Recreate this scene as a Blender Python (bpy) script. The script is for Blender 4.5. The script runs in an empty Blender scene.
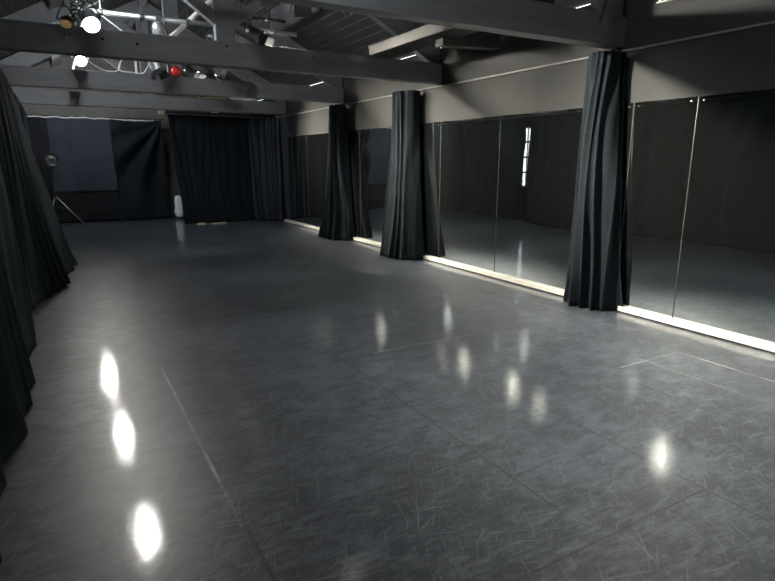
import bpy, bmesh, math, random
from mathutils import Vector, Matrix, noise
random.seed(7)
scene = bpy.context.scene
COL = scene.collection
PI = math.pi
# ------------------------------------------------------------------ constants of the room
XR, XL, YB, YF = 4.84, -1.14, 16.1, -1.6       # right wall, left wall, back wall, wall behind the camera
XC = 1.85                                      # ridge line
EAVE, SLOPE = 3.075, 0.55                      # roof underside at the walls, pitch
TY = [3.85, 6.85, 10.03, 13.15]                # roof trusses
def roof_z(x): return EAVE + SLOPE * (XR - XC - abs(x - XC))

# ------------------------------------------------------------------ materials
def new_mat(name):
    m = bpy.data.materials.new(name); m.use_nodes = True
    nt = m.node_tree
    return m, nt, nt.nodes['Principled BSDF'], nt.nodes['Material Output']
def nd(nt, typ, **kw):
    n = nt.nodes.new(typ)
    for k, v in kw.items():
        if k.startswith('i_'):
            n.inputs[int(k[2:])].default_value = v
        else: setattr(n, k, v)
    return n
def math_n(nt, op, a, b=None, c=None, clamp=False):
    n = nt.nodes.new('ShaderNodeMath'); n.operation = op; n.use_clamp = clamp
    for i, v in enumerate((a, b, c)):
        if v is None: continue
        if isinstance(v, (int, float)): n.inputs[i].default_value = v
        else: nt.links.new(v, n.inputs[i])
    return n.outputs[0]
def objcoord(nt, scale=(1,1,1), rot=(0,0,0), loc=(0,0,0)):
    tc = nt.nodes.new('ShaderNodeTexCoord'); mp = nt.nodes.new('ShaderNodeMapping')
    nt.links.new(tc.outputs['Object'], mp.inputs[0])
    mp.inputs['Scale'].default_value = scale; mp.inputs['Rotation'].default_value = rot; mp.inputs['Location'].default_value = loc
    return mp.outputs[0]
def noise_n(nt, vec, scale, detail=4, rough=.55, dist=0):
    n = nt.nodes.new('ShaderNodeTexNoise'); nt.links.new(vec, n.inputs['Vector'])
    n.inputs['Scale'].default_value = scale; n.inputs['Detail'].default_value = detail
    n.inputs['Roughness'].default_value = rough; n.inputs['Distortion'].default_value = dist
    return n.outputs['Fac']
def ramp(nt, fac, stops):
    n = nt.nodes.new('ShaderNodeValToRGB'); nt.links.new(fac, n.inputs[0])
    el = n.color_ramp.elements
    while len(el) > 1: el.remove(el[0])
    el[0].position = stops[0][0]; el[0].color = tuple(stops[0][1]) + (1,)
    for p, c in stops[1:]:
        e = el.new(p); e.color = tuple(c) + (1,)
    return n.outputs[0]
def mixc(nt, fac, a, b):
    n = nt.nodes.new('ShaderNodeMix'); n.data_type = 'RGBA'
    for i, v in ((0, fac), (6, a), (7, b)):
        if isinstance(v, (int, float)): n.inputs[i].default_value = v
        elif isinstance(v, tuple): n.inputs[i].default_value = v + (1,)
        else: nt.links.new(v, n.inputs[i])
    return n.outputs[2]
def bump(nt, h, bs, strength=.3, dist=.01):
    b = nt.nodes.new('ShaderNodeBump'); b.inputs['Strength'].default_value = strength
    b.inputs['Distance'].default_value = dist
    nt.links.new(h, b.inputs['Height']); nt.links.new(b.outputs[0], bs.inputs['Normal'])

def mat_mottled(name, c1, c2, scale=6, rough=.8, metallic=0, bmp=.1, spec=.3, stretch=(1,1,1), bdist=.01):
    m, nt, bs, out = new_mat(name)
    v = objcoord(nt, stretch); f = noise_n(nt, v, scale, 6, .6)
    nt.links.new(ramp(nt, f, [(.3, c1), (.7, c2)]), bs.inputs['Base Color'])
    bs.inputs['Roughness'].default_value = rough; bs.inputs['Metallic'].default_value = metallic
    bs.inputs['Specular IOR Level'].default_value = spec
    if bmp: bump(nt, f, bs, bmp, bdist)
    return m
def mat_cloth(name, c1, c2, rough=.95):
    m, nt, bs, out = new_mat(name)
    v = objcoord(nt); f = noise_n(nt, v, 2.2, 6, .65)
    fine = noise_n(nt, objcoord(nt, (1,1,1.0)), 160, 3, .6)
    lint = noise_n(nt, v, 55, 2, .5)
    base = ramp(nt, f, [(.3, c1), (.7, c2)])
    lm = ramp(nt, lint, [(.73, (0,0,0)), (.78, (.35,.35,.35))])
    nt.links.new(mixc(nt, math_n(nt, 'MULTIPLY', lm, .5), base, (.09,.095,.1)), bs.inputs['Base Color'])
    bs.inputs['Roughness'].default_value = rough; bs.inputs['Specular IOR Level'].default_value = .08
    bs.inputs['Sheen Weight'].default_value = .03; bs.inputs['Sheen Roughness'].default_value = .5
    bs.inputs['Sheen Tint'].default_value = (.6,.75,.85,1)
    wr = noise_n(nt, objcoord(nt, (1,1,.45)), 9, 4, .6)
    bump(nt, math_n(nt, 'ADD', math_n(nt,'MULTIPLY',fine,.08), wr), bs, .5, .012)
    return m
def mat_emit(name, col, s):
    m, nt, bs, out = new_mat(name)
    e = nt.nodes.new('ShaderNodeEmission'); e.inputs[0].default_value = col + (1,); e.inputs[1].default_value = s
    nt.links.new(e.outputs[0], out.inputs[0])
    return m

M = {}
M['cloth'] = mat_cloth('black_wool_serge', (.0065,.0090,.0115), (.0115,.0155,.0190))
M['cloth_blue'] = mat_cloth('dark_blue_black_cloth', (.026,.031,.042), (.038,.045,.058))
M['cloth_black'] = mat_cloth('deep_black_cloth', (.010,.011,.013), (.017,.018,.021))
M['beam'] = mat_mottled('grey_black_painted_timber', (.120,.123,.130), (.165,.168,.176), 3, .62, 0, .25, .35, (.4,4,4), .006)
M['boards_dark'] = mat_mottled('dark_painted_timber', (.030,.031,.031), (.045,.046,.045), 4, .7, 0, .2, .3, (4,.5,4), .006)
M['wall'] = mat_mottled('grey_painted_plaster', (.019,.0195,.0205), (.024,.0248,.026), 1.6, .75, 0, .05, .3)
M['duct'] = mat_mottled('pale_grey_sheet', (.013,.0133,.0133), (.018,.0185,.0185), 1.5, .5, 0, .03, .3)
M['trimgrey'] = mat_mottled('pale_grey_batten', (.12,.12,.12), (.19,.19,.19), 9, .6, 0, .05)
M['white'] = mat_mottled('cream_white_painted_timber', (.64,.61,.54), (.76,.73,.66), 8, .5, 0, .05)
M['pine'] = mat_mottled('bare_pale_timber', (.50,.40,.24), (.66,.55,.36), 12, .7, 0, .1, .3, (1,6,6))
M['blackmetal'] = mat_mottled('black_enamel', (.012,.012,.013), (.022,.022,.024), 20, .42, 0, .03, .5)
M['silver'] = mat_mottled('galvanised_steel', (.55,.56,.57), (.72,.73,.74), 14, .33, .9, .04, .5)
M['chrome'] = mat_mottled('bright_metal', (.75,.75,.76), (.85,.85,.86), 14, .2, 1, 0, .5)
M['cable'] = mat_mottled('white_flex', (.70,.70,.70), (.80,.80,.80), 14, .5, 0, 0)
M['plastic'] = mat_mottled('crumpled_white_plastic', (.66,.68,.72), (.85,.86,.90), 9, .45, 0, .6, .5, (1,1,1), .03)
M['red'] = mat_mottled('glossy_red', (.55,.02,.015), (.68,.03,.02), 5, .35, 0, 0, .5)
M['orange'] = mat_mottled('amber_gel', (.62,.30,.08), (.85,.50,.16), 18, .3, .2, .1, .5)
M['bolt'] = mat_mottled('bolt_recess_black', (.006,.006,.006), (.01,.01,.01), 18, .6)
M['lens'] = mat_emit('lit_lens_cool', (1,.975,.91), 620)
M['bulb'] = mat_emit('lit_bulb', (.93,.97,1.0), 1300)
M['lens_warm'] = mat_emit('lit_lens_warm', (1.0,.93,.78), 9000)
M['seam'] = mat_mottled('mirror_edge', (.05,.052,.05), (.09,.092,.09), 9, .35, .3)

def make_roof():
    m, nt, bs, out = new_mat('tongue_and_groove_boards')
    tc = nt.nodes.new('ShaderNodeTexCoord'); sp = nt.nodes.new('ShaderNodeSeparateXYZ'); nt.links.new(tc.outputs['Object'], sp.inputs[0])
    w = math_n(nt, 'DIVIDE', sp.outputs[0], .132)
    fr = math_n(nt, 'FRACT', math_n(nt, 'ADD', w, 50.0))
    d = math_n(nt, 'ABSOLUTE', math_n(nt, 'SUBTRACT', fr, .5))
    line = math_n(nt, 'GREATER_THAN', d, .455)
    cell = math_n(nt, 'FLOOR', math_n(nt, 'ADD', w, 50.0))
    wn = nt.nodes.new('ShaderNodeTexWhiteNoise'); wn.noise_dimensions = '1D'; nt.links.new(cell, wn.inputs['W'])
    f = noise_n(nt, objcoord(nt, (8,.8,8)), 3, 5, .6)
    patch = noise_n(nt, objcoord(nt, (.2,.5,.2)), 3, 2, .5)
    base = ramp(nt, math_n(nt, 'ADD', math_n(nt,'MULTIPLY',wn.outputs[0],.35), math_n(nt,'MULTIPLY',f,.6)), [(.2,(.026,.028,.028)),(.8,(.044,.047,.047))])
    lf = math_n(nt, 'MULTIPLY', line, ramp(nt, patch, [(.35,(.15,.15,.15)),(.65,(.75,.75,.75))]))
    nt.links.new(mixc(nt, lf, base, (.24,.245,.24)), bs.inputs['Base Color'])
    bs.inputs['Roughness'].default_value = .6
    bump(nt, math_n(nt,'ADD', math_n(nt,'MULTIPLY',line,-1.0), math_n(nt,'MULTIPLY',f,.3)), bs, .5, .006)
    return m
M['roof'] = make_roof()
def make_brick():
    m, nt, bs, out = new_mat('dark_painted_brick')
    v = objcoord(nt, (1,1,1), (PI/2,0,0))
    b = nt.nodes.new('ShaderNodeTexBrick'); nt.links.new(v, b.inputs['Vector'])
    b.inputs['Scale'].default_value = 4.4; b.inputs['Color1'].default_value = (.075,.072,.066,1); b.inputs['Color2'].default_value = (.10,.096,.088,1)
    b.inputs['Mortar'].default_value = (.13,.125,.115,1); b.inputs['Mortar Size'].default_value = .02
    nt.links.new(b.outputs[0], bs.inputs['Base Color']); bs.inputs['Roughness'].default_value = .8
    bump(nt, b.outputs[0], bs, .3, .01)
    return m
M['brick'] = make_brick()
def make_mirror():
    m, nt, bs, out = new_mat('wall_mirror_glass')
    f = noise_n(nt, objcoord(nt), 3, 4, .6)
    nt.links.new(ramp(nt, f, [(.3,(.60,.66,.655)),(.7,(.66,.72,.715))]), bs.inputs['Base Color'])
    bs.inputs['Metallic'].default_value = .995
    nt.links.new(math_n(nt,'MULTIPLY_ADD', f, .03, .0), bs.inputs['Roughness'])
    return m
M['mirror'] = make_mirror()
def make_glass():
    m, nt, bs, out = new_mat('window_pane')
    bs.inputs['Transmission Weight'].default_value = 1; bs.inputs['Roughness'].default_value = .05
    bs.inputs['IOR'].default_value = 1.05
    f = noise_n(nt, objcoord(nt), 3, 2, .5)
    nt.links.new(ramp(nt, f, [(.3,(.9,.92,.92)),(.7,(1,1,1))]), bs.inputs['Base Color'])
    return m
M['glass'] = make_glass()

def make_floor():
    m, nt, bs, out = new_mat('scuffed_dance_vinyl')
    tc = nt.nodes.new('ShaderNodeTexCoord'); P = tc.outputs['Object']
    sp = nt.nodes.new('ShaderNodeSeparateXYZ'); nt.links.new(P, sp.inputs[0]); X, Y = sp.outputs[0], sp.outputs[1]
    big = noise_n(nt, P, .9, 5, .6); mid = noise_n(nt, objcoord(nt,(1,1.6,1)), 5.5, 6, .68, .6); fine = noise_n(nt, P, 38, 5, .65)
    sA = noise_n(nt, objcoord(nt,(1,7,1),(0,0,.5)), 7, 5, .65, .4); sB = noise_n(nt, objcoord(nt,(1,8,1),(0,0,2.2)), 6, 5, .65, .4)
    strk = math_n(nt,'MULTIPLY', math_n(nt,'ADD', sA, sB), .5)
    tone = math_n(nt,'ADD', math_n(nt,'ADD', math_n(nt,'MULTIPLY',big,.25), math_n(nt,'MULTIPLY',mid,.30)), math_n(nt,'ADD', math_n(nt,'MULTIPLY',fine,.12), math_n(nt,'MULTIPLY',strk,.38)))
    base = ramp(nt, tone, [(.41,(.016,.020,.027)),(.5,(.042,.049,.062)),(.59,(.104,.116,.139))])
    # short scuffs: long thin streaks at several headings, each kept only in random spots
    tot = None; dark = None
    for i, (ang, sc, th) in enumerate([(.3,2.6,.665),(1.1,3.1,.69),(1.9,2.4,.665),(2.6,3.4,.67),(.75,2.0,.69),(2.25,2.9,.67)]):
        wv = nt.nodes.new('ShaderNodeVectorMath'); wv.operation = 'ADD'
        wn = nt.nodes.new('ShaderNodeTexNoise'); nt.links.new(P, wn.inputs['Vector']); wn.inputs['Scale'].default_value = 1.1 + .2*i; wn.inputs['Detail'].default_value = 1
        sc_ = nt.nodes.new('ShaderNodeVectorMath'); sc_.operation = 'SCALE'; nt.links.new(wn.outputs['Color'], sc_.inputs[0]); sc_.inputs['Scale'].default_value = .16
        nt.links.new(P, wv.inputs[0]); nt.links.new(sc_.outputs[0], wv.inputs[1])
        rot = nt.nodes.new('ShaderNodeVectorRotate'); rot.inputs['Angle'].default_value = ang; rot.rotation_type = 'Z_AXIS'; nt.links.new(wv.outputs[0], rot.inputs['Vector'])
        mp = nt.nodes.new('ShaderNodeMapping'); nt.links.new(rot.outputs[0], mp.inputs[0]); mp.inputs['Scale'].default_value = (1.3, 42, 1); mp.inputs['Location'].default_value = (i*7.3, i*3.1, i*2.0)
        n = noise_n(nt, mp.outputs[0], sc, 2, .5)
        s = ramp(nt, n, [(th-.015,(0,0,0)),(th+.02,(1,1,1))])
        if i in (1, 4): dark = s if dark is None else math_n(nt,'MAXIMUM',dark,s)
        else: tot = s if tot is None else math_n(nt,'MAXIMUM',tot,s)
    # curved ghost lines left by tape and turning shoes
    vo = nt.nodes.new('ShaderNodeTexVoronoi'); vo.feature = 'DISTANCE_TO_EDGE'; vo.inputs['Scale'].default_value = 1.25
    wn = nt.nodes.new('ShaderNodeTexNoise'); nt.links.new(P, wn.inputs['Vector']); wn.inputs['Scale'].default_value = 1.3
    mv = nt.nodes.new('ShaderNodeVectorMath'); mv.operation='MULTIPLY_ADD'; nt.links.new(wn.outputs['Color'], mv.inputs[0]); mv.inputs[1].default_value=(1.2,1.2,0); nt.links.new(P, mv.inputs[2])
    nt.links.new(mv.outputs[0], vo.inputs['Vector'])
    arc = math_n(nt,'LESS_THAN', vo.outputs['Distance'], .0055)
    am = noise_n(nt, objcoord(nt,(1,1,1),(0,0,0),(9,4,0)), 1.7, 3, .6)
    arc = math_n(nt,'MULTIPLY', arc, ramp(nt, am, [(.55,(0,0,0)),(.62,(.8,.8,.8))]))
    light = math_n(nt,'MAXIMUM', tot, arc)
    # seams and tape marks (straight, at their places)
    brk = ramp(nt, noise_n(nt, P, 3.3, 3, .6), [(.36,(.12,.12,.12)),(.62,(1,1,1))])
    def seg(axis, c, a, b, w):
        A, Bc = (X, Y) if axis == 'y' else (Y, X)
        d = math_n(nt,'LESS_THAN', math_n(nt,'ABSOLUTE', math_n(nt,'SUBTRACT', A, c)), w)
        e = math_n(nt,'MULTIPLY', math_n(nt,'GREATER_THAN', Bc, a), math_n(nt,'LESS_THAN', Bc, b))
        return math_n(nt,'MULTIPLY', d, e)
    L = None
    for a in [('y',.505,2.1,4.3,.008),('x',2.53,3.45,4.15,.010),('y',4.15,.9,2.53,.011),('x',3.73,2.02,3.05,.005),('y',3.74,1.6,2.6,.005),('y',4.31,3.2,5.2,.005),('x',4.75,2.5,4.3,.004)]:
        s = seg(*a); L = s if L is None else math_n(nt,'MAXIMUM',L,s)
    L = math_n(nt,'MULTIPLY', L, brk)
    D = None
    for a in [('y',1.745,1.5,4.2,.006),('y',2.46,1.0,2.9,.006),('x',1.285,1.2,2.46,.006),('y',3.30,.6,3.3,.005),('x',2.05,.5,1.75,.004),('y',.52,1.0,2.1,.008),('y',3.2,5,14,.006),('y',1.6,5,14,.006)]:
        s = seg(*a); D = s if D is None else math_n(nt,'MAXIMUM',D,s)
    c = mixc(nt, math_n(nt,'MULTIPLY',light,.38), base, (.24,.25,.26))
    c = mixc(nt, math_n(nt,'MULTIPLY',dark,.55), c, (.018,.019,.021))
    c = mixc(nt, math_n(nt,'MULTIPLY',L,.85), c, (.36,.36,.36))
    c = mixc(nt, math_n(nt,'MULTIPLY',D,.6), c, (.015,.016,.017))
    nt.links.new(c, bs.inputs['Base Color'])
    r = math_n(nt,'MULTIPLY_ADD', strk, .30, .24)
    r = math_n(nt,'ADD', r, math_n(nt,'MULTIPLY', light, .12))
    nt.links.new(r, bs.inputs['Roughness'])
    bs.inputs['Specular IOR Level'].default_value = .5
    bs.inputs['Coat Weight'].default_value = .65; bs.inputs['Coat Roughness'].default_value = .06; bs.inputs['Coat IOR'].default_value = 1.5
    h = math_n(nt,'ADD', math_n(nt,'ADD', math_n(nt,'MULTIPLY', fine, .35), math_n(nt,'MULTIPLY', mid, .8)), math_n(nt,'MULTIPLY', math_n(nt,'ADD',L,D), .6))
    b = nt.nodes.new('ShaderNodeBump'); b.inputs['Strength'].default_value = .3; b.inputs['Distance'].default_value = .003
    nt.links.new(h, b.inputs['Height']); nt.links.new(b.outputs[0], bs.inputs['Normal']); 
    b2 = nt.nodes.new('ShaderNodeBump'); b2.inputs['Strength'].default_value = .5; b2.inputs['Distance'].default_value = .0010
    rip = math_n(nt,'ADD', noise_n(nt, P, 34, 3, .65), math_n(nt,'MULTIPLY', strk, .9)); nt.links.new(rip, b2.inputs['Height']); nt.links.new(b2.outputs[0], bs.inputs['Coat Normal'])
    return m
M['floor'] = make_floor()

# ------------------------------------------------------------------ mesh helpers
class MB:
    def __init__(s): s.bm = bmesh.new()
    def box(s, x0, x1, y0, y1, z0, z1):
        v = [s.bm.verts.new((x, y, z)) for z in (z0, z1) for y in (y0, y1) for x in (x0, x1)]
        for f in ((0,2,3,1),(4,5,7,6),(0,1,5,4),(2,6,7,3),(0,4,6,2),(1,3,7,5)): s.bm.faces.new([v[i] for i in f])
        return s
    def prism(s, poly, y0, y1, axis='y'):
        n = len(poly)
        def P(a, b, t): return (a, t, b) if axis == 'y' else ((t, a, b) if axis == 'x' else (a, b, t))
        A = [s.bm.verts.new(P(a, b, y0)) for a, b in poly]; Bv = [s.bm.verts.new(P(a, b, y1)) for a, b in poly]
        s.bm.faces.new(A); s.bm.faces.new(Bv[::-1])
        for i in range(n):
            j = (i+1) % n; s.bm.faces.new((A[i], Bv[i], Bv[j], A[j]))
        return s
    def tube(s, pts, r, seg=10, cap=True):
        pts = [Vector(p) for p in pts]; rings = []
        rr = r if isinstance(r, (list, tuple)) else [r]*len(pts)
        prev = None
        for i, p in enumerate(pts):
            t = (pts[min(i+1, len(pts)-1)] - pts[max(i-1, 0)]).normalized()
            if prev is None: a = t.orthogonal().normalized()
            else: a = (prev - t*prev.dot(t)); a = a.normalized() if a.length > 1e-5 else t.orthogonal().normalized()
            prev = a; b = t.cross(a)
            rings.append([s.bm.verts.new(p + (a*math.cos(2*PI*k/seg) + b*math.sin(2*PI*k/seg))*rr[i]) for k in range(seg)])
        for i in range(len(rings)-1):
            for k in range(seg):
                s.bm.faces.new((rings[i][k], rings[i][(k+1)%seg], rings[i+1][(k+1)%seg], rings[i+1][k]))
        if cap: s.bm.faces.new(rings[0][::-1]); s.bm.faces.new(rings[-1])
        return s
    def lathe(s, o, d, prof, seg=24):
        o = Vector(o); d = Vector(d).normalized(); a = d.orthogonal().normalized(); b = d.cross(a); rings = []
        for t, r in prof:
            rings.append([s.bm.verts.new(o + d*t + (a*math.cos(2*PI*k/seg) + b*math.sin(2*PI*k/seg))*max(r, 1e-4)) for k in range(seg)])
        for i in range(len(rings)-1):
            for k in range(seg): s.bm.faces.new((rings[i][k], rings[i][(k+1)%seg], rings[i+1][(k+1)%seg], rings[i+1][k]))
        s.bm.faces.new(rings[0][::-1]) if prof[0][1] > 1e-3 else None
        s.bm.faces.new(rings[-1]) if prof[-1][1] > 1e-3 else None
        return s
    def ball(s, c, r, sub=3):
        bmesh.ops.create_icosphere(s.bm, subdivisions=sub, radius=r, matrix=Matrix.Translation(c)); return s
    def build(s, name, mat, parent=None, smooth=False, bevel=0, solid=0):
        bm = s.bm
        if not solid: bmesh.ops.recalc_face_normals(bm, faces=bm.faces)
        if parent is not None:
            off = Vector(parent.get('_o', (0,0,0)))
            for v in bm.verts: v.co -= off
        me = bpy.data.meshes.new(name); bm.to_mesh(me); bm.free()
        me.materials.append(mat)
        if smooth:
            for p in me.polygons: p.use_smooth = True
        o = bpy.data.objects.new(name, me); COL.objects.link(o)
        if parent is not None: o.parent = parent; o['_o'] = parent['_o']
        else: o['_o'] = (0.,0.,0.)
        if bevel:
            b = o.modifiers.new('bevel', 'BEVEL'); b.width = bevel; b.segments = 2; b.limit_method = 'ANGLE'
        if solid:
            b = o.modifiers.new('solid', 'SOLIDIFY'); b.thickness = solid; b.offset = 0
        return o
def thing(name, label, cat, loc, group=None):
    o = bpy.data.objects.new(name, None); o.location = loc; o['_o'] = tuple(float(v) for v in loc); COL.objects.link(o)
    o.empty_display_size = .1
    return tag(o, label, cat, group)
def tag(o, label, cat, group=None):
    o['label'] = label; o['category'] = cat
    if group: o['group'] = group
    return o
def struct(o): o['kind'] = 'structure'; return o

# ------------------------------------------------------------------ room shell
struct(MB().box(XL-.2, XR+.2, YF-.2, YB+.2, -.12, 0).build('floor', M['floor']))
WT = 3.025
struct(MB().box(XR, XR+.05, YF, YB, 0, WT).build('wall_right', M['wall']))
w = MB()                                                   # left wall with two window openings
wins = [(10.75, 12.05, .78, 2.36)]
ys = [YF, 10.75, 12.05, YB]
for i in range(3):
    if i == 1: w.box(XL-.18, XL, ys[i], ys[i+1], 0, .78); w.box(XL-.18, XL, ys[i], ys[i+1], 2.36, 3.2)
    else: w.box(XL-.18, XL, ys[i], ys[i+1], 0, 3.2)
struct(w.build('wall_left', M['wall']))
def gable(y0, y1, name, mat):
    p = [(XL-.18, 0), (XR+.05, 0), (XR+.05, roof_z(XR+.05)), (XC, roof_z(XC)), (XL-.18, roof_z(XL-.18))]
    return struct(MB().prism(p, y0, y1).build(name, mat))
gable(YB, YB+.2, 'wall_back', M['brick']); gable(YF-.2, YF, 'wall_front', M['wall'])
c = MB()
for sgn in (1, -1):
    ov = .05 if sgn > 0 else .35
    xe = XR + ov if sgn > 0 else XL - ov
    ze = EAVE - SLOPE*ov
    p = [(XC, roof_z(XC)), (xe, ze), (xe, ze+.1), (XC, roof_z(XC)+.1)]
    c.prism(p, YF-.2, YB+.2)
struct(c.build('ceiling', M['roof']))
for i, (a, b, z0, z1) in enumerate(wins):
    m_ = MB()
    m_.box(XL-.12, XL-.06, a, b, z0, z0+.05).box(XL-.12, XL-.06, a, b, z1-.05, z1).box(XL-.12, XL-.06, a, a+.05, z0, z1).box(XL-.12, XL-.06, b-.05, b, z0, z1)
    for k in (1, 2, 3): zz = z0 + (z1-z0)*k/4; m_.box(XL-.11, XL-.07, a, b, zz-.025, zz+.025)
    m_.box(XL-.11, XL-.07, (a+b)/2-.02, (a+b)/2+.02, z0, z1)
    wn = struct(m_.build('window_%d' % (i+1), M['white']))
    MB().box(XL-.095, XL-.088, a, b, z0, z1).build('pane', M['glass'], wn)
# white batten the mirrors stand on, and the pale line under the wall head
struct(MB().box(4.765, XR, YF, 13.4, 0.012, .062).build('trim_1', M['white'], bevel=.004))
struct(MB().box(4.78, XR, YF, 13.4, 0, .012).build('trim_shadow', M['blackmetal']))  # black strip in place of the shadow line under the batten
struct(MB().box(4.815, XR, YF, YB, 2.508, 2.524).build('trim_3', M['trimgrey']))

# ------------------------------------------------------------------ roof timbers
tl = ['roof truss nearest the camera, its tie beam cutting across the top right',
      'roof truss with long bolt-holed tie beam and king post, second from the camera',
      'roof truss whose tie beam carries the red ball',
      'roof truss farthest back, just in front of the back curtains']
RW = .12
for k, y0 in enumerate(TY):
    y1 = y0 + .15
    t = thing('roof_truss', tl[k], 'roof truss', (XC, y0, 2.55), 'timber roof trusses')
    MB().box(XL-.02, XR, y0, y1, 2.55, 2.815).build('tie_beam', M['beam'], t, bevel=.006)
    q0, q1 = y0+.035, y1-.005
    MB().box(1.735, 1.955, q0, q1, 2.815, roof_z(XC)-.12).build('king_post', M['beam'], t, bevel=.005)
    for s in (1, -1):
        X = lambda x: XC + s*(x-XC)
        lo = lambda x: 3.36 + .55*(3.69-x)
        # rafter
        MB().prism([(X(1.955), lo(1.955)), (X(4.70), lo(4.70)), (X(4.83), 2.80), (X(4.83), roof_z(4.83)-.03), (X(1.955), roof_z(1.955)-.03)], q0, q1).build('rafter', M['beam'], t, bevel=.005)
        dx, dz = .81, .585
        MB().prism([(X(1.955), 2.98), (X(2.96), 2.98+.725*1.005), (X(2.96-.09), 2.98+.725*1.005+.13-.065), (X(1.955), 3.13)], q0+.01, q1-.01).build('strut', M['beam'], t, bevel=.004)
    if k == 1:
        for bx, bz, r in ((.56, 2.715, .016), (.89, 2.70, .018), (1.84, 2.765, .014), (2.9,2.74,.012)):
            MB().lathe((bx, y0-.002, bz), (0,1,0), [(0, r), (.02, r)], 14).build('bolt_hole', M['bolt'], t)
        MB().lathe((.24, y0-.006, 2.70), (0,1,0), [(0, .012), (.02, .012)], 14).build('bolt_head', M['silver'], t)
for s, lab in ((1, 'purlin under the right roof slope, dark underside, beside the mirror wall side'), (-1, 'purlin under the left roof slope above the left wall curtains')):
    xx = XC + s*1.60; z = roof_z(xx)
    a, b = xx - s*.11, xx + s*.10
    o = MB().prism([(a, roof_z(a)-.005), (b, roof_z(b)-.005), (b-s*.03, roof_z(b)-.17), (a-s*.0, roof_z(a)-.19)], YF, YB).build('roof_purlin', M['beam'])
    tag(o, lab, 'purlin')
o = MB().prism([(XC-.05, roof_z(XC)-.2), (XC+.05, roof_z(XC)-.2), (XC+.05, roof_z(XC)-.03), (XC-.05, roof_z(XC)-.03)], YF, YB).build('ridge_beam', M['beam'])
tag(o, 'ridge beam running along the peak of the roof', 'beam')
# boxed duct and black cross board between the first and second truss, right
t = thing('boxed_duct', 'pale grey boxed duct running between two tie beams at upper right', 'duct', (3.9, 4.0, 2.8))
MB().prism([(3.71, 2.955), (3.73, 2.835), (4.03, 2.822), (4.06, 2.96)], 4.0, 6.93).build('casing', M['duct'], t, bevel=.01)
MB().prism([(3.86, 2.74), (4.68, 2.775), (4.68, 2.955), (4.08, 2.935), (4.045, 2.815), (3.86, 2.815)], 5.46, 5.60).build('cross_board', M['boards_dark'], t)

# ------------------------------------------------------------------ mirrors
seams = [.50, 1.76, 3.03, 3.66, 4.27, 5.55, 6.82, 8.09, 9.36, 10.63, 11.90, 13.12]
mlab = ['mirror panel nearest the camera, beyond the right edge', 'mirror panel at the right edge of the view, right of the last seam',
        'mirror panel just right of the nearest curtain', 'narrow mirror panel mostly behind the nearest curtain',
        'wide mirror panel left of the nearest curtain, reflecting the thin slit of daylight', 'mirror panel between the middle curtain and the daylight slit reflection',
        'mirror panel at the right side of the middle curtain, partly hidden behind it', 'mirror panel seen between the middle and the farthest column curtain',
        'mirror panel half behind the farthest column curtain', 'mirror panel left of the farthest column curtain', 'mirror panel at the back corner of the mirror wall']
for i in range(len(seams)-1):
    a, b = seams[i]+.0035, seams[i+1]-.0035
    t = thing('wall_mirror', mlab[i], 'mirror', (4.83, (a+b)/2, .075), 'mirror panels along the right wall')
    MB().box(4.822, 4.835, a, b, .064, 2.03).build('glass', M['mirror'], t)
    MB().box(4.818, 4.835, a-.003, a, .064, 2.03).build('polished_edge', M['seam'], t)
    MB().box(4.818, 4.835, b, b+.003, .064, 2.03).build('polished_edge', M['seam'], t)
    for yy in (a+.05, b-.05):
        MB().lathe((4.836, yy, 1.995), (-1,0,0), [(0,.011),(.02,.011),(.026,.006)], 12).build('clip', M['chrome'], t)

# ------------------------------------------------------------------ cloth
def path_eval(pts, u):
    L = [0]
    for i in range(1, len(pts)): L.append(L[-1] + (Vector(pts[i])-Vector(pts[i-1])).length)
    d = u*L[-1]
    for i in range(1, len(pts)):
        if d <= L[i] + 1e-9:
            k = (d-L[i-1])/max(L[i]-L[i-1], 1e-9); return Vector(pts[i-1]).lerp(Vector(pts[i]), k)
    return Vector(pts[-1])
def smooth_path(pts, n=60):
    # Catmull-Rom
    P = [Vector(p) for p in pts]; P = [P[0]*2-P[1]] + P + [P[-1]*2-P[-2]]; out = []
    for i in range(1, len(P)-2):
        for k in range(n//(len(P)-3)+1):
            t = k/(n//(len(P)-3)+1)
            out.append(.5*((2*P[i]) + (-P[i-1]+P[i+1])*t + (2*P[i-1]-5*P[i]+4*P[i+1]-P[i+2])*t*t + (-P[i-1]+3*P[i]-3*P[i+1]+P[i+2])*t**3))
    out.append(P[-2]); return out
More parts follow.
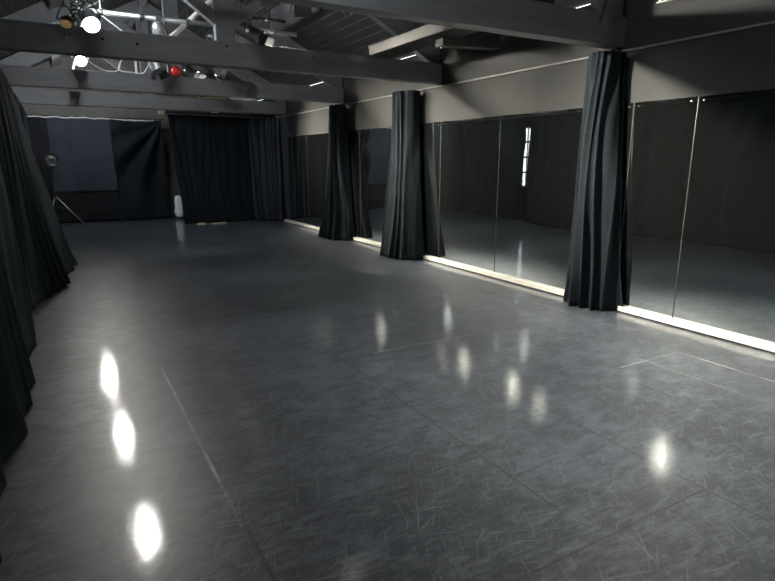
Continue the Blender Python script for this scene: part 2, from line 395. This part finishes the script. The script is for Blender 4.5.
def cloth_mb(top, bot, ztop, nf, a0, a1, seed, nu=240, nv=34, drop=.012, vpow=1.0, kick=.0, jag=.012, zbot=0.0, extra=None, pow_=1.0, lowfreq=1.0):
    tp, bp = smooth_path(top), smooth_path(bot); mb = MB(); g = []
    def fold(u, v):
        ph = nf*u + 1.5*noise.noise((u*nf*.45, seed*3.1, v*.8)) + .5*noise.noise((u*3, seed, v*1.9))
        f = .8*math.sin(2*PI*ph) + .25*math.sin(4*PI*ph + 1.3 + 1.8*v) + 1.3*noise.noise((u*nf*.55, seed+7, v*1.5)) + .5*noise.noise((u*nf*1.6, seed+9, v*3.2))*v
        amp = .8 + 1.0*noise.noise((u*nf*.35, seed+11, v*.9))
        return f*amp, math.cos(2*PI*ph)
    for j in range(nv+1):
        v = j/nv; row = []
        for i in range(nu+1):
            u = i/nu
            A, Bq = path_eval(tp, u), path_eval(bp, u)
            e = .003
            T = (path_eval(bp, min(1,u+e)) - path_eval(bp, max(0,u-e))).lerp(path_eval(tp, min(1,u+e)) - path_eval(tp, max(0,u-e)), 1-v)
            T.z = 0; T = T.normalized() if T.length > 1e-6 else Vector((0,1,0))
            N = Vector((T.y, -T.x, 0))
            P = A.lerp(Bq, v**vpow)
            f, cs = fold(u, v); amp = a0 + (a1-a0)*v**pow_
            P = P + N*(amp*f + kick*max(0, v-.93)/.07) + T*(amp*.45*cs)
            zt = ztop + jag*noise.noise((u*nf*1.5, seed, 3)) - (.02*abs(math.sin(PI*nf*.5*u)) if jag > .012 else 0)
            zb = zbot + drop*(1+noise.noise((u*nf*.7, seed+3, 0)))
            P.z = zt + (zb-zt)*v
            if extra: P = extra(P, u, v)
            row.append(mb.bm.verts.new(P))
        g.append(row)
    for j in range(nv):
        for i in range(nu): mb.bm.faces.new((g[j][i], g[j][i+1], g[j+1][i+1], g[j+1][i]))
    return mb
def curtain(label, top, bot, ztop, nf, a0, a1, seed, mat='cloth', cat='curtain', group=None, name='stage_curtain', **kw):
    o = cloth_mb([(p[0],p[1],0) for p in top], [(p[0],p[1],0) for p in bot], ztop, nf, a0, a1, seed, **kw).build(name, M[mat], smooth=True, solid=.005)
    return tag(o, label, cat, group)
# curtains bunched round the three posts on the mirror wall: from the wall, round the front, back to the wall
def post_curtain(label, cy, fx_top, fx_bot, hw_top, hw_bot_far, hw_bot_near, seed, nf=9):
    w = 4.795
    def U(fx, yf, yn, flare=0):
        return [(w, yf+flare), (fx+.10, yf+.01), (fx, (yf*.72+yn*.28)), (fx-.015, (yf+yn)/2), (fx, yf*.28+yn*.72), (fx+.10, yn), (w-.01, yn-flare)]
    return curtain(label, U(fx_top, cy+hw_top[0], cy-hw_top[1]), U(fx_bot, cy+hw_bot_far, cy-hw_bot_near, .12), 2.50, nf, .028, .052, seed,
                   group='curtains bunched at the mirror wall posts', nu=300, nv=44, drop=.006, jag=.01, vpow=1.7)
post_curtain('bunched black curtain nearest the camera, covering a post on the mirror wall', 3.91, 4.58, 4.55, (.17,.13), .25, .26, 1, 7)
post_curtain('bunched black curtain in the middle of the three on the mirror wall', 7.36, 4.55, 4.38, (.46,.04), .56, .16, 2, 8)
post_curtain('bunched black curtain farthest along the mirror wall, beside the back corner', 9.82, 4.57, 4.40, (.40,.0), .52, .18, 3, 7)

LG = 'black curtains along the left wall'
ZL = 2.52
curtain('left wall curtain nearest the camera, mostly cut off by the left edge', [(-.47,1.2),(-.46,2.2),(-.47,3.05)], [(-.43,1.2),(-.40,2.0),(-.37,2.7),(-.42,3.10)], ZL, 4, .03, .06, 11, group=LG)
curtain('left wall curtain with hem spreading onto the floor at the middle of the left edge', [(-.46,3.15),(-.47,4.2),(-.46,5.94)], [(-.46,3.2),(-.37,3.45),(-.34,4.1),(-.32,4.6),(-.33,5.2),(-.45,5.92)], ZL, 5, .03, .055, 12, group=LG, nu=300)
curtain('left wall curtain billowing far out at the floor in front of the back wall', [(-.46,5.93),(-.44,7.5),(-.43,9.2),(-.46,10.50)], [(-.50,5.95),(-.42,6.4),(-.27,7.1),(-.08,8.0),(.00,8.8),(.03,9.6),(-.35,10.45)], ZL, 10, .03, .05, 13, group=LG, nu=420, kick=.02)
curtain('left wall curtain beyond the daylight slit, seen in the mirrors', [(-.46,10.68),(-.46,13.05)], [(-.48,10.70),(-.40,11.8),(-.47,13.08)], ZL, 7, .03, .06, 14, group=LG)
curtain('left wall curtain running into the back left corner', [(-.46,13.18),(-.46,15.6)], [(-.44,13.22),(-.40,14.3),(-.50,15.6)], ZL, 7, .03, .06, 15, group=LG)
def rail(pts, r, label, mat='blackmetal', name='curtain_rail', brk=None):
    t = thing(name, label, 'curtain rail', pts[0]); MB().tube(pts, r, 10).build('rail', M[mat], t, smooth=True)
    for bpt in brk or []:
        MB().tube([bpt[0], bpt[1]], .008, 8).build('bracket', M['blackmetal'], t)
    return t
rail([(-.46,.8,2.55),(-.46,15.9,2.55)], .018, 'black rail carrying the long left wall curtains', brk=[((-.46,y,2.56),(XL,y,2.62)) for y in (2,5,8.5,12,15)])

# back wall hangings
curtain('narrow dark curtain in the back left corner behind the lamp stand', [(-.75,15.74),(-.05,15.74)], [(-.75,15.74),(-.05,15.74)], 2.46, 4, .01, .02, 21, mat='cloth_black', nu=80)
bl = curtain('flat dark blue-black cloth hung on the back wall with black lower band', [(-.09,15.70),(.5,15.70),(1.25,15.70)], [(-.09,15.70),(.5,15.69),(1.26,15.70)], 2.47, 3, .004, .008, 22, mat='cloth_blue', nu=120, zbot=.74, drop=.002, jag=.02)
o = cloth_mb([(-.08,15.715,0),(1.26,15.715,0)], [(-.08,15.71,0),(1.27,15.71,0)], .80, 5, .004, .010, 23, nu=100, nv=12).build('lower_band', M['cloth_black'], bl, smooth=True, solid=.005)
o['label'] = 'black lower band'
def swag(P, u, v):
    # drape pinned at the top right corner: catenary folds radiating from it
    dx = (1-u)*1.12; dz = (P.z-2.47)
    r = math.hypot(dx, dz*.8); ang = math.atan2(-dz*.8, dx+.02)
    P.y -= .13*math.sin(ang*13 + .8*math.sin(r*2.2))*math.exp(-((r-1.0)/.9)**2)*min(1, v*5)
    P.z -= .10*math.sin(PI*min(1, u*1.02))**1.2*(1-v) * (1 if u < .97 else .4)*.45
    return P
curtain('draped black cloth on the back wall with curved folds gathered at its top right', [(1.24,15.66),(1.8,15.64),(2.42,15.66)], [(1.30,15.66),(1.8,15.62),(2.46,15.68)], 2.47, 3, .006, .012, 24, nu=120, nv=70, zbot=.02, extra=swag, jag=.01)
# frayed white tape on top of them
mb = MB()
pts = []
for i in range(90):
    x = -.5 + 2.75*i/89; pts.append((x, 15.67+.01*noise.noise((x*6,2,1)), 2.475+.022*noise.noise((x*5,0,0))+.012*noise.noise((x*19,4,0)) - .02*math.sin(max(0,x-1.2)*2.4)))
mb.tube(pts, [.010+.010*abs(noise.noise((i*.45,5,5))) for i in range(90)], 6)
tag(mb.build('heading_tape', M['cable'], smooth=True), 'frayed white tape along the top of the back wall cloths', 'tape')
rail([(-.9,15.73,2.50),(2.5,15.73,2.50)], .014, 'thin black rail holding the back wall cloths', brk=[((x,15.73,2.50),(x,YB,2.50)) for x in (-.6,.9,2.4)])
# curtain in front at the back right
curtain('wide plain black curtain at the back, right of the white bundle', [(2.30,13.93),(3.2,13.92),(4.18,13.93)], [(2.50,13.93),(3.2,13.90),(4.20,13.90)], 2.50, 9, .010, .026, 31, nu=260, mat='cloth', zbot=.008)
curtain('deeply pleated black curtain in the back corner against the first mirror', [(4.12,13.87),(4.5,13.86),(4.80,13.62)], [(4.14,13.82),(4.5,13.76),(4.76,13.42)], 2.50, 6, .03, .045, 32, nu=200, mat='cloth_blue')
t = thing('curtain_track', 'black boxed curtain track above the back right curtains with pale timber end', 'curtain track', (2.2,13.9,2.52))
MB().box(2.24, 4.80, 13.88, 13.97, 2.515, 2.575).build('track', M['blackmetal'], t)
MB().box(2.12, 2.24, 13.88, 13.97, 2.50, 2.585).build('end_block', M['pine'], t)['label'] = 'pale timber end block'
for x in (2.6, 3.6, 4.6):
    MB().tube([(x, 13.925, 2.57), (x, 13.925, roof_z(x))], .006, 6).build('hanger', M['blackmetal'], t)
tag(MB().box(3.28, 3.44, 13.89, 13.94, 2.576, 2.605).build('timber_offcut', M['cable']), 'small white offcut lying on the back curtain track', 'offcut')
# pale wedges in place of light leaking under the curtain
for (a, b, yy, z, lab) in ((2.74,2.96,13.82,.045,'pale wedge standing in for light leaking under the back right curtain, nearer the white bundle'),(3.10,3.45,13.80,.035,'longer pale wedge standing in for light leaking under the back right curtain')):
    o = MB().prism([(a,0.002),(b,0.002),(b-.05,z),(a+.06,z*.8)], yy-.05, yy+.02).build('leak_wedge', M['pine'], bevel=.004); tag(o, lab, 'wedge')
# white bundle in the gap
t = thing('wrapped_bundle', 'tall white plastic-wrapped bundle standing in the gap between back curtains', 'bundle', (2.74,15.85,0))
mb = MB(); prof = [(0,.06),(.03,.095),(.12,.11),(.26,.105),(.38,.115),(.47,.10),(.53,.07),(.56,.03)]
mb.lathe((2.66,15.55,.04), (0.02,0,1), prof, 28)
for v in mb.bm.verts:
    n = noise.noise_vector(v.co*7); v.co += n*.03
mb.build('wrapping', M['plastic'], t, smooth=True)
MB().lathe((2.66,15.55,.0), (0,0,1), [(0,.12),(.035,.12),(.045,.10)], 24).build('base', M['blackmetal'], t)
# plank and plastic on top of the far tie beam
tag(MB().box(2.83, 3.47, 13.17, 13.28, 2.817, 2.845).build('timber_plank', M['pine'], bevel=.003), 'pale timber plank lying on the farthest tie beam', 'plank')
mb = MB(); mb.tube([(3.53,13.22,2.842),(3.7,13.21,2.85),(3.85,13.24,2.845),(4.02,13.2,2.85),(4.2,13.23,2.84)], [.012,.028,.02,.03,.01], 14)
for v in mb.bm.verts: v.co.z += .008*noise.noise(v.co*30)
tag(mb.build('crumpled_plastic', M['plastic'], smooth=True), 'crumpled bluish-white plastic lying beside the plank on the farthest tie beam', 'plastic sheet')

# ------------------------------------------------------------------ light stand, back left
t = thing('light_stand', 'black tripod stand with round lamp head by the back left corner', 'light stand', (-.08,15.0,0))
cx, cy = -.10, 15.05
MB().tube([(cx,cy,.45),(cx,cy,1.32)], .014, 10).build('pole', M['blackmetal'], t, smooth=True)
MB().lathe((cx,cy,.66), (0,0,1), [(0,.028),(.05,.028),(.06,.018)], 16).build('collar', M['blackmetal'], t)
MB().lathe((cx,cy,1.05), (0,0,1), [(0,.024),(.08,.024),(.085,.016)], 16).build('collar', M['chrome'], t)
for (ex, ey) in ((.44, 15.0), (-.34, 14.72), (-.30, 15.45)):
    MB().tube([(cx,cy,.70),(ex,ey,.012)], .011, 8).build('leg', M['silver'], t, smooth=True)
    MB().tube([(cx,cy,.47),(cx+(ex-cx)*.5,cy+(ey-cy)*.5,.36)], .006, 6).build('brace', M['blackmetal'], t)
hd = MB().lathe((cx-.0,cy+.06,1.52), (.15,-1,-.05), [(0,.06),(.05,.12),(.16,.15),(.2,.155),(.2,.135),(.12,.12)], 28).build('lamp_head', M['blackmetal'], t, smooth=True)
MB().lathe((cx+.015,cy-.06,1.515), (.15,-1,-.05), [(0,.10),(.01,.10),(.012,.06),(.03,.03)], 24).build('reflector', M['chrome'], hd)
MB().tube([(cx,cy,1.32),(cx-.15,cy,1.36),(cx-.17,cy,1.52)], .008, 8).build('yoke', M['blackmetal'], t)
MB().tube([(cx,cy,1.32),(cx+.17,cy,1.38),(cx+.18,cy,1.50)], .008, 8).build('yoke', M['blackmetal'], t)

# ------------------------------------------------------------------ lighting rig
def lantern(name, label, p, d, hang, r=.085, L=.24, lens='lens', lit=True, body='blackmetal', group=None, doors=True, rec=.11):
    p = Vector(p); d = Vector(d).normalized()
    t = thing(name, label, 'stage light', tuple(p), group)
    b = p - d*L*.55
    MB().lathe(b, d, [(-.05,.03),(-.03,r*.75),(0,r*.95),(.03,r),(L*.9,r),(L*.92,r*1.12),(L,r*1.12),(L,r*1.0),(L-rec-.002,r*.94),(L-rec-.005,.002)], 28).build('barrel', M[body], t, smooth=False)
    le = MB().lathe(b + d*(L-rec+.001), d, [(0,r*.9),(.002,r*.9),(.003,.001)], 28).build('lens', M[lens] if lit else M['chrome'], t)
    if lit: le['label'] = 'lit lens'
    a = d.cross(Vector((0,0,1))); a = a.normalized() if a.length > .1 else Vector((1,0,0))
    top = p + Vector((0,0,r+.09))
    MB().tube([p+a*(r+.012), p+a*(r+.02)+Vector((0,0,r*.8)), top+a*.03, top-a*.03, p-a*(r+.02)+Vector((0,0,r*.8)), p-a*(r+.012)], .008, 8).build('yoke', M['blackmetal'], t)
    cl = MB(); cl.tube([top, (top.x, top.y, hang)], .009, 8)
    cl.lathe((top.x, top.y-.02, hang), (0,1,0), [(0,.034),(.04,.034)], 14)
    cl.build('clamp', M['chrome'], t)
    for s in (-1, 1):
        MB().lathe(p+a*s*(r+.012), a*s, [(0,.02),(.022,.02),(.026,.012)], 12).build('knob', M['silver'], t)
    if doors:
        u = a; w_ = d.cross(a).normalized(); f = b + d*(L+.002)
        for q, e in ((u, w_), (-u, w_), (w_, u)):
            c0 = f + q*r*1.08; c1 = c0 + q*.045 + d*.09
            bm = MB(); vs = [bm.bm.verts.new(x) for x in (c0-e*r*.8, c0+e*r*.8, c1+e*r*.95, c1-e*r*.95)]; bm.bm.faces.new(vs)
            bm.build('barn_door', M['blackmetal'], t, solid=.003)
    return t
def pipe(label, p0, p1, r=.024, mat='silver', drops=()):
    t = thing('lighting_bar', label, 'lighting bar', tuple(p0))
    MB().tube([p0, p1], r, 16).build('tube', M[mat], t, smooth=True)
    for x, y in drops:
        z = p0[2]+(p1[2]-p0[2])*0
        MB().tube([(x,y,z),(x,y,roof_z(x)-.0)], .005, 6).build('drop_wire', M['blackmetal'], t)
        MB().lathe((x-.02,y,z), (1,0,0), [(0,.035),(.04,.035)], 14).build('clamp', M['chrome'], t)
    return t
SG = 'lit flood lamps on the left'
FD = (.05,-.80,-.58)
lantern('flood_light', 'lit white flood lamp glaring above the second tie beam, upper left', (.44,6.50,2.81), FD, 3.06, r=.072, L=.20, group=SG, body='silver', doors=False)
lantern('flood_light', 'lit white flood lamp glaring just below the second tie beam, upper left', (.46,9.45,2.90), FD, 3.06, r=.072, L=.20, group=SG, body='silver', doors=False)
lantern('flood_light', 'lit flood lamp hidden behind the third tie beam, farthest left', (.47,12.5,2.93), FD, 3.06, r=.072, L=.20, group=SG, body='silver', doors=False)
def work_lamp(label, p, d, deep=0):
    # bare bulb in front of a shallow reflector
    p = Vector(p); d = Vector(d).normalized()
    t = thing('work_lamp', label, 'work lamp', tuple(p), 'bare work lamps on the left bar')
    b = MB().ball(p, .048, 3).build('bulb', M['bulb'], t, smooth=True); b['label'] = 'lit round bulb'
    MB().lathe(p - d*.09, d, [(0,.02),(.005,.03),(.03,.085),(.07,.12),(.07+deep,.12+deep*.5),(.072+deep,.118+deep*.5),(.071,.117),(.034,.08),(.012,.02),(.011,.002)], 28).build('reflector', M['silver'], t, smooth=True)
    MB().lathe(p - d*.17, d, [(0,.02),(.01,.028),(.09,.028),(.09,.018),(.125,.018)], 18).build('lamp_holder', M['blackmetal'], t)
    q = p - d*.13
    MB().tube([q, (q.x, q.y, max(3.06, q.z+.02)), (.45, q.y, 3.06)], .009, 8).build('arm', M['chrome'], t)
work_lamp('glaring bare work lamp just behind the second truss, at the top edge of the view', (.44,7.12,3.27), (.7,.2,.1))
work_lamp('added bare work lamp behind the third truss on the left, brightening the back', (.44,10.45,3.25), (.7,.4,.0))  # extra lamp, added to lift the back of the room
work_lamp('added hidden work lamp behind the farthest truss, brightening the back curtains', (.44,13.75,3.10), (.45,.85,-.1))  # added out of sight to light the back wall cloths
work_lamp('added work lamp above the camera, beyond the top edge, brightening the second tie beam', (.44,3.0,3.2), (.9,.45,-.02), .09)  # unseen lamp, added to light the front of the second truss
lantern('stage_light', 'small lantern with amber front beside the glaring flood lamp', (.24,6.62,2.79), (.05,-.99,-.12), 3.04, r=.055, L=.14, lens='orange', doors=False)
def bar_along(label, x, z, y0, y1):
    t = thing('lighting_bar', label, 'lighting bar', (x, y0, z)); MB().tube([(x,y0,z),(x,y1,z)], .024, 14).build('tube', M['silver'], t, smooth=True); return t
bar_along('silver bar running lengthwise over the trusses on the left, carrying the flood lamps', .45, 3.06, 1.0, 13.6)
CG = 'lit lanterns over the middle of the room'
cans = [((2.12,4.66,2.93),(.75,-.46,-.48),'black lantern with silver clamp hanging behind the nearest tie beam, rightmost of its row'),
        ((2.20,7.12,2.99),(.75,-.46,-.48),'black lantern just behind the king post of the second truss'),
        ((2.10,7.92,2.99),(.75,-.46,-.48),'black lantern behind the second tie beam, right of the king post'),
        ((2.22,9.38,2.93),(.75,-.46,-.48),'black round lantern just above the third tie beam, right of the red ball'),
        ((2.10,10.36,2.95),(.75,-.46,-.48),'black lantern behind the third tie beam'),
        ((2.55,12.5,2.95),(.75,-.46,-.48),'black lantern near the farthest truss')]
for p, d, lab in cans: lantern('stage_light', lab, p, d, 3.18, r=.105 if p[1] < 5 else .088, L=.36, rec=.25, lens='lens_warm', group=CG)
M['lens_soft'] = mat_emit('lit_lens_soft', (1.0,.985,.96), 1300)
lantern('stage_light', 'added lit lantern above the camera, brightening the near floor', (2.5,1.7,2.95), (.15,.12,-.98), 3.18, r=.09, L=.30, rec=.10, lens='lens_soft')  # unseen lantern, added to brighten the near right floor
pipe('short black bar above the camera', (2.3,1.7,3.18), (2.8,1.7,3.18), .02, 'blackmetal', drops=((2.6,1.7),))
UG = 'unlit black lanterns behind the nearest tie beam'
for x, yy, z, lab in ((1.86,4.62,2.90,'unlit black lantern behind the nearest tie beam, just left of the lit rightmost one'),
                  (1.58,4.62,2.95,'black lantern hanging behind the nearest tie beam, third from the right'),
                  (1.28,4.62,3.03,'black lantern leftmost of those behind the nearest tie beam')):
    lantern('stage_light', lab, (x,yy,z-.02), (.5,.55,-.67), 3.16, lit=False, group=UG)
lantern('stage_light', 'silver lantern hanging from the silver bar left of the king post', (1.22,7.42,2.90), (.2,.3,-.9), 3.10, r=.07, L=.2, lit=False, body='silver', doors=False)
lantern('stage_light', 'silver and black lantern just above the third tie beam, left of the red ball', (1.45,9.4,2.90), (.3,-.2,-.9), 3.16, r=.085, L=.24, lit=False, body='silver')
pipe('silver scaffold bar crossing behind the king post of the second truss', (.40,7.45,3.10), (2.92,7.45,3.10), .026, drops=((.62,7.45),(1.04,7.45),(1.55,7.45),(2.2,7.45),(2.58,7.45)))
pipe('black bar behind the nearest tie beam carrying black lanterns', (.9,4.64,3.16), (3.0,4.64,3.16), .024, 'blackmetal', drops=((1.1,4.64),(2.6,4.64)))
pipe('black bar in front of the third truss', (1.1,9.39,3.16), (3.0,9.39,3.16), .024, 'blackmetal', drops=((1.3,9.39),(2.7,9.39)))
for y_, lb in ((7.12,'short black bar tight behind the second truss'),(7.92,'short black bar behind the silver scaffold bar'),(10.36,'short black bar behind the third truss'),(12.5,'short black bar near the farthest truss')):
    pipe(lb, (2.02,y_,3.16), (2.65,y_,3.16), .02, 'blackmetal', drops=((2.4,y_),))
# pale diagonal pole
o = MB().tube([(1.27,7.56,2.84),(1.98,7.56,3.50)], .030, 8).build('wooden_pole', M['white']); tag(o, 'pale diagonal pole crossing the silver bar left of the king post', 'pole')
# tangle of silver cable beside the flood
mb = MB(); pts = []
for i in range(160):
    a = i*.55; pts.append((.335+.04*math.cos(a)+.02*noise.noise((i*.2,0,0)), 6.62+.04*math.sin(a), 2.83+.42*i/160+.02*noise.noise((i*.3,3,0))))
mb.tube(pts, .0075, 6); tag(mb.build('coiled_cable', M['chrome'], smooth=True), 'silver coiled cable hanging beside the glaring flood lamp', 'cable')
# white flex draped over the third tie beam
pts = smooth_path([(.45,9.75,3.035),(.62,9.85,2.90),(.80,10.0,2.83),(.98,9.98,2.835),(1.02,9.85,2.93),(1.06,9.7,3.02),(1.00,10.0,2.86),(1.2,10.05,2.835),(1.36,10.0,2.84),(1.42,9.6,2.98)], 90)
tag(MB().tube(pts, .008, 6).build('lamp_flex', M['cable'], smooth=True), 'white flex looping over the third tie beam below the glaring lamps', 'cable')
# short white uprights on the third beam
tag(MB().box(1.245,1.275,10.05,10.08,2.817,3.2).build('wooden_upright', M['white']), 'thin white upright standing on the third tie beam left of the silver lantern', 'upright')
tag(MB().ball((1.845,10.01,2.895),.078,4).build('red_ball', M['red'], smooth=True), 'glossy red ball resting on the third tie beam', 'ball')
# black strap near the head of the nearest curtain
tag(MB().tube([(4.42,3.80,2.72),(4.50,3.80,2.98),(4.56,3.80,3.15)], .013, 8).build('black_strap', M['boards_dark'], smooth=True), 'dark strap hanging down the nearest truss end above the nearest curtain', 'strap')

t = thing('wall_bracket', 'small white angle bracket high on the wall above the nearest mirrors', 'bracket', (4.835,3.4,2.85))
MB().box(4.80, XR, 3.36, 3.52, 2.86, 2.868).build('shelf_arm', M['cable'], t)
MB().box(4.832, XR, 3.50, 3.52, 2.868, 2.95).build('wall_arm', M['cable'], t)
# ------------------------------------------------------------------ world, camera
wd = bpy.data.worlds.new('world'); scene.world = wd; wd.use_nodes = True
bg = wd.node_tree.nodes['Background']; bg.inputs[0].default_value = (.93,.96,1,1); bg.inputs[1].default_value = 3.0
cam = bpy.data.cameras.new('camera'); co = bpy.data.objects.new('camera', cam); COL.objects.link(co)
cam.sensor_fit = 'HORIZONTAL'; cam.sensor_width = 36; cam.lens = 36*560/775; cam.clip_start = .02
pitch = math.atan(130.5/560)
co.location = (0,0,1.5); co.rotation_euler = (PI/2 - pitch, 0, -math.radians(30))
scene.camera = co
for o in bpy.data.objects:
    if '_o' in o: del o['_o']
scene.view_settings.view_transform = 'Standard'; scene.view_settings.look = 'None'
scene.view_settings.gamma = 1; scene.view_settings.use_curve_mapping = False; scene.view_settings.exposure = 0
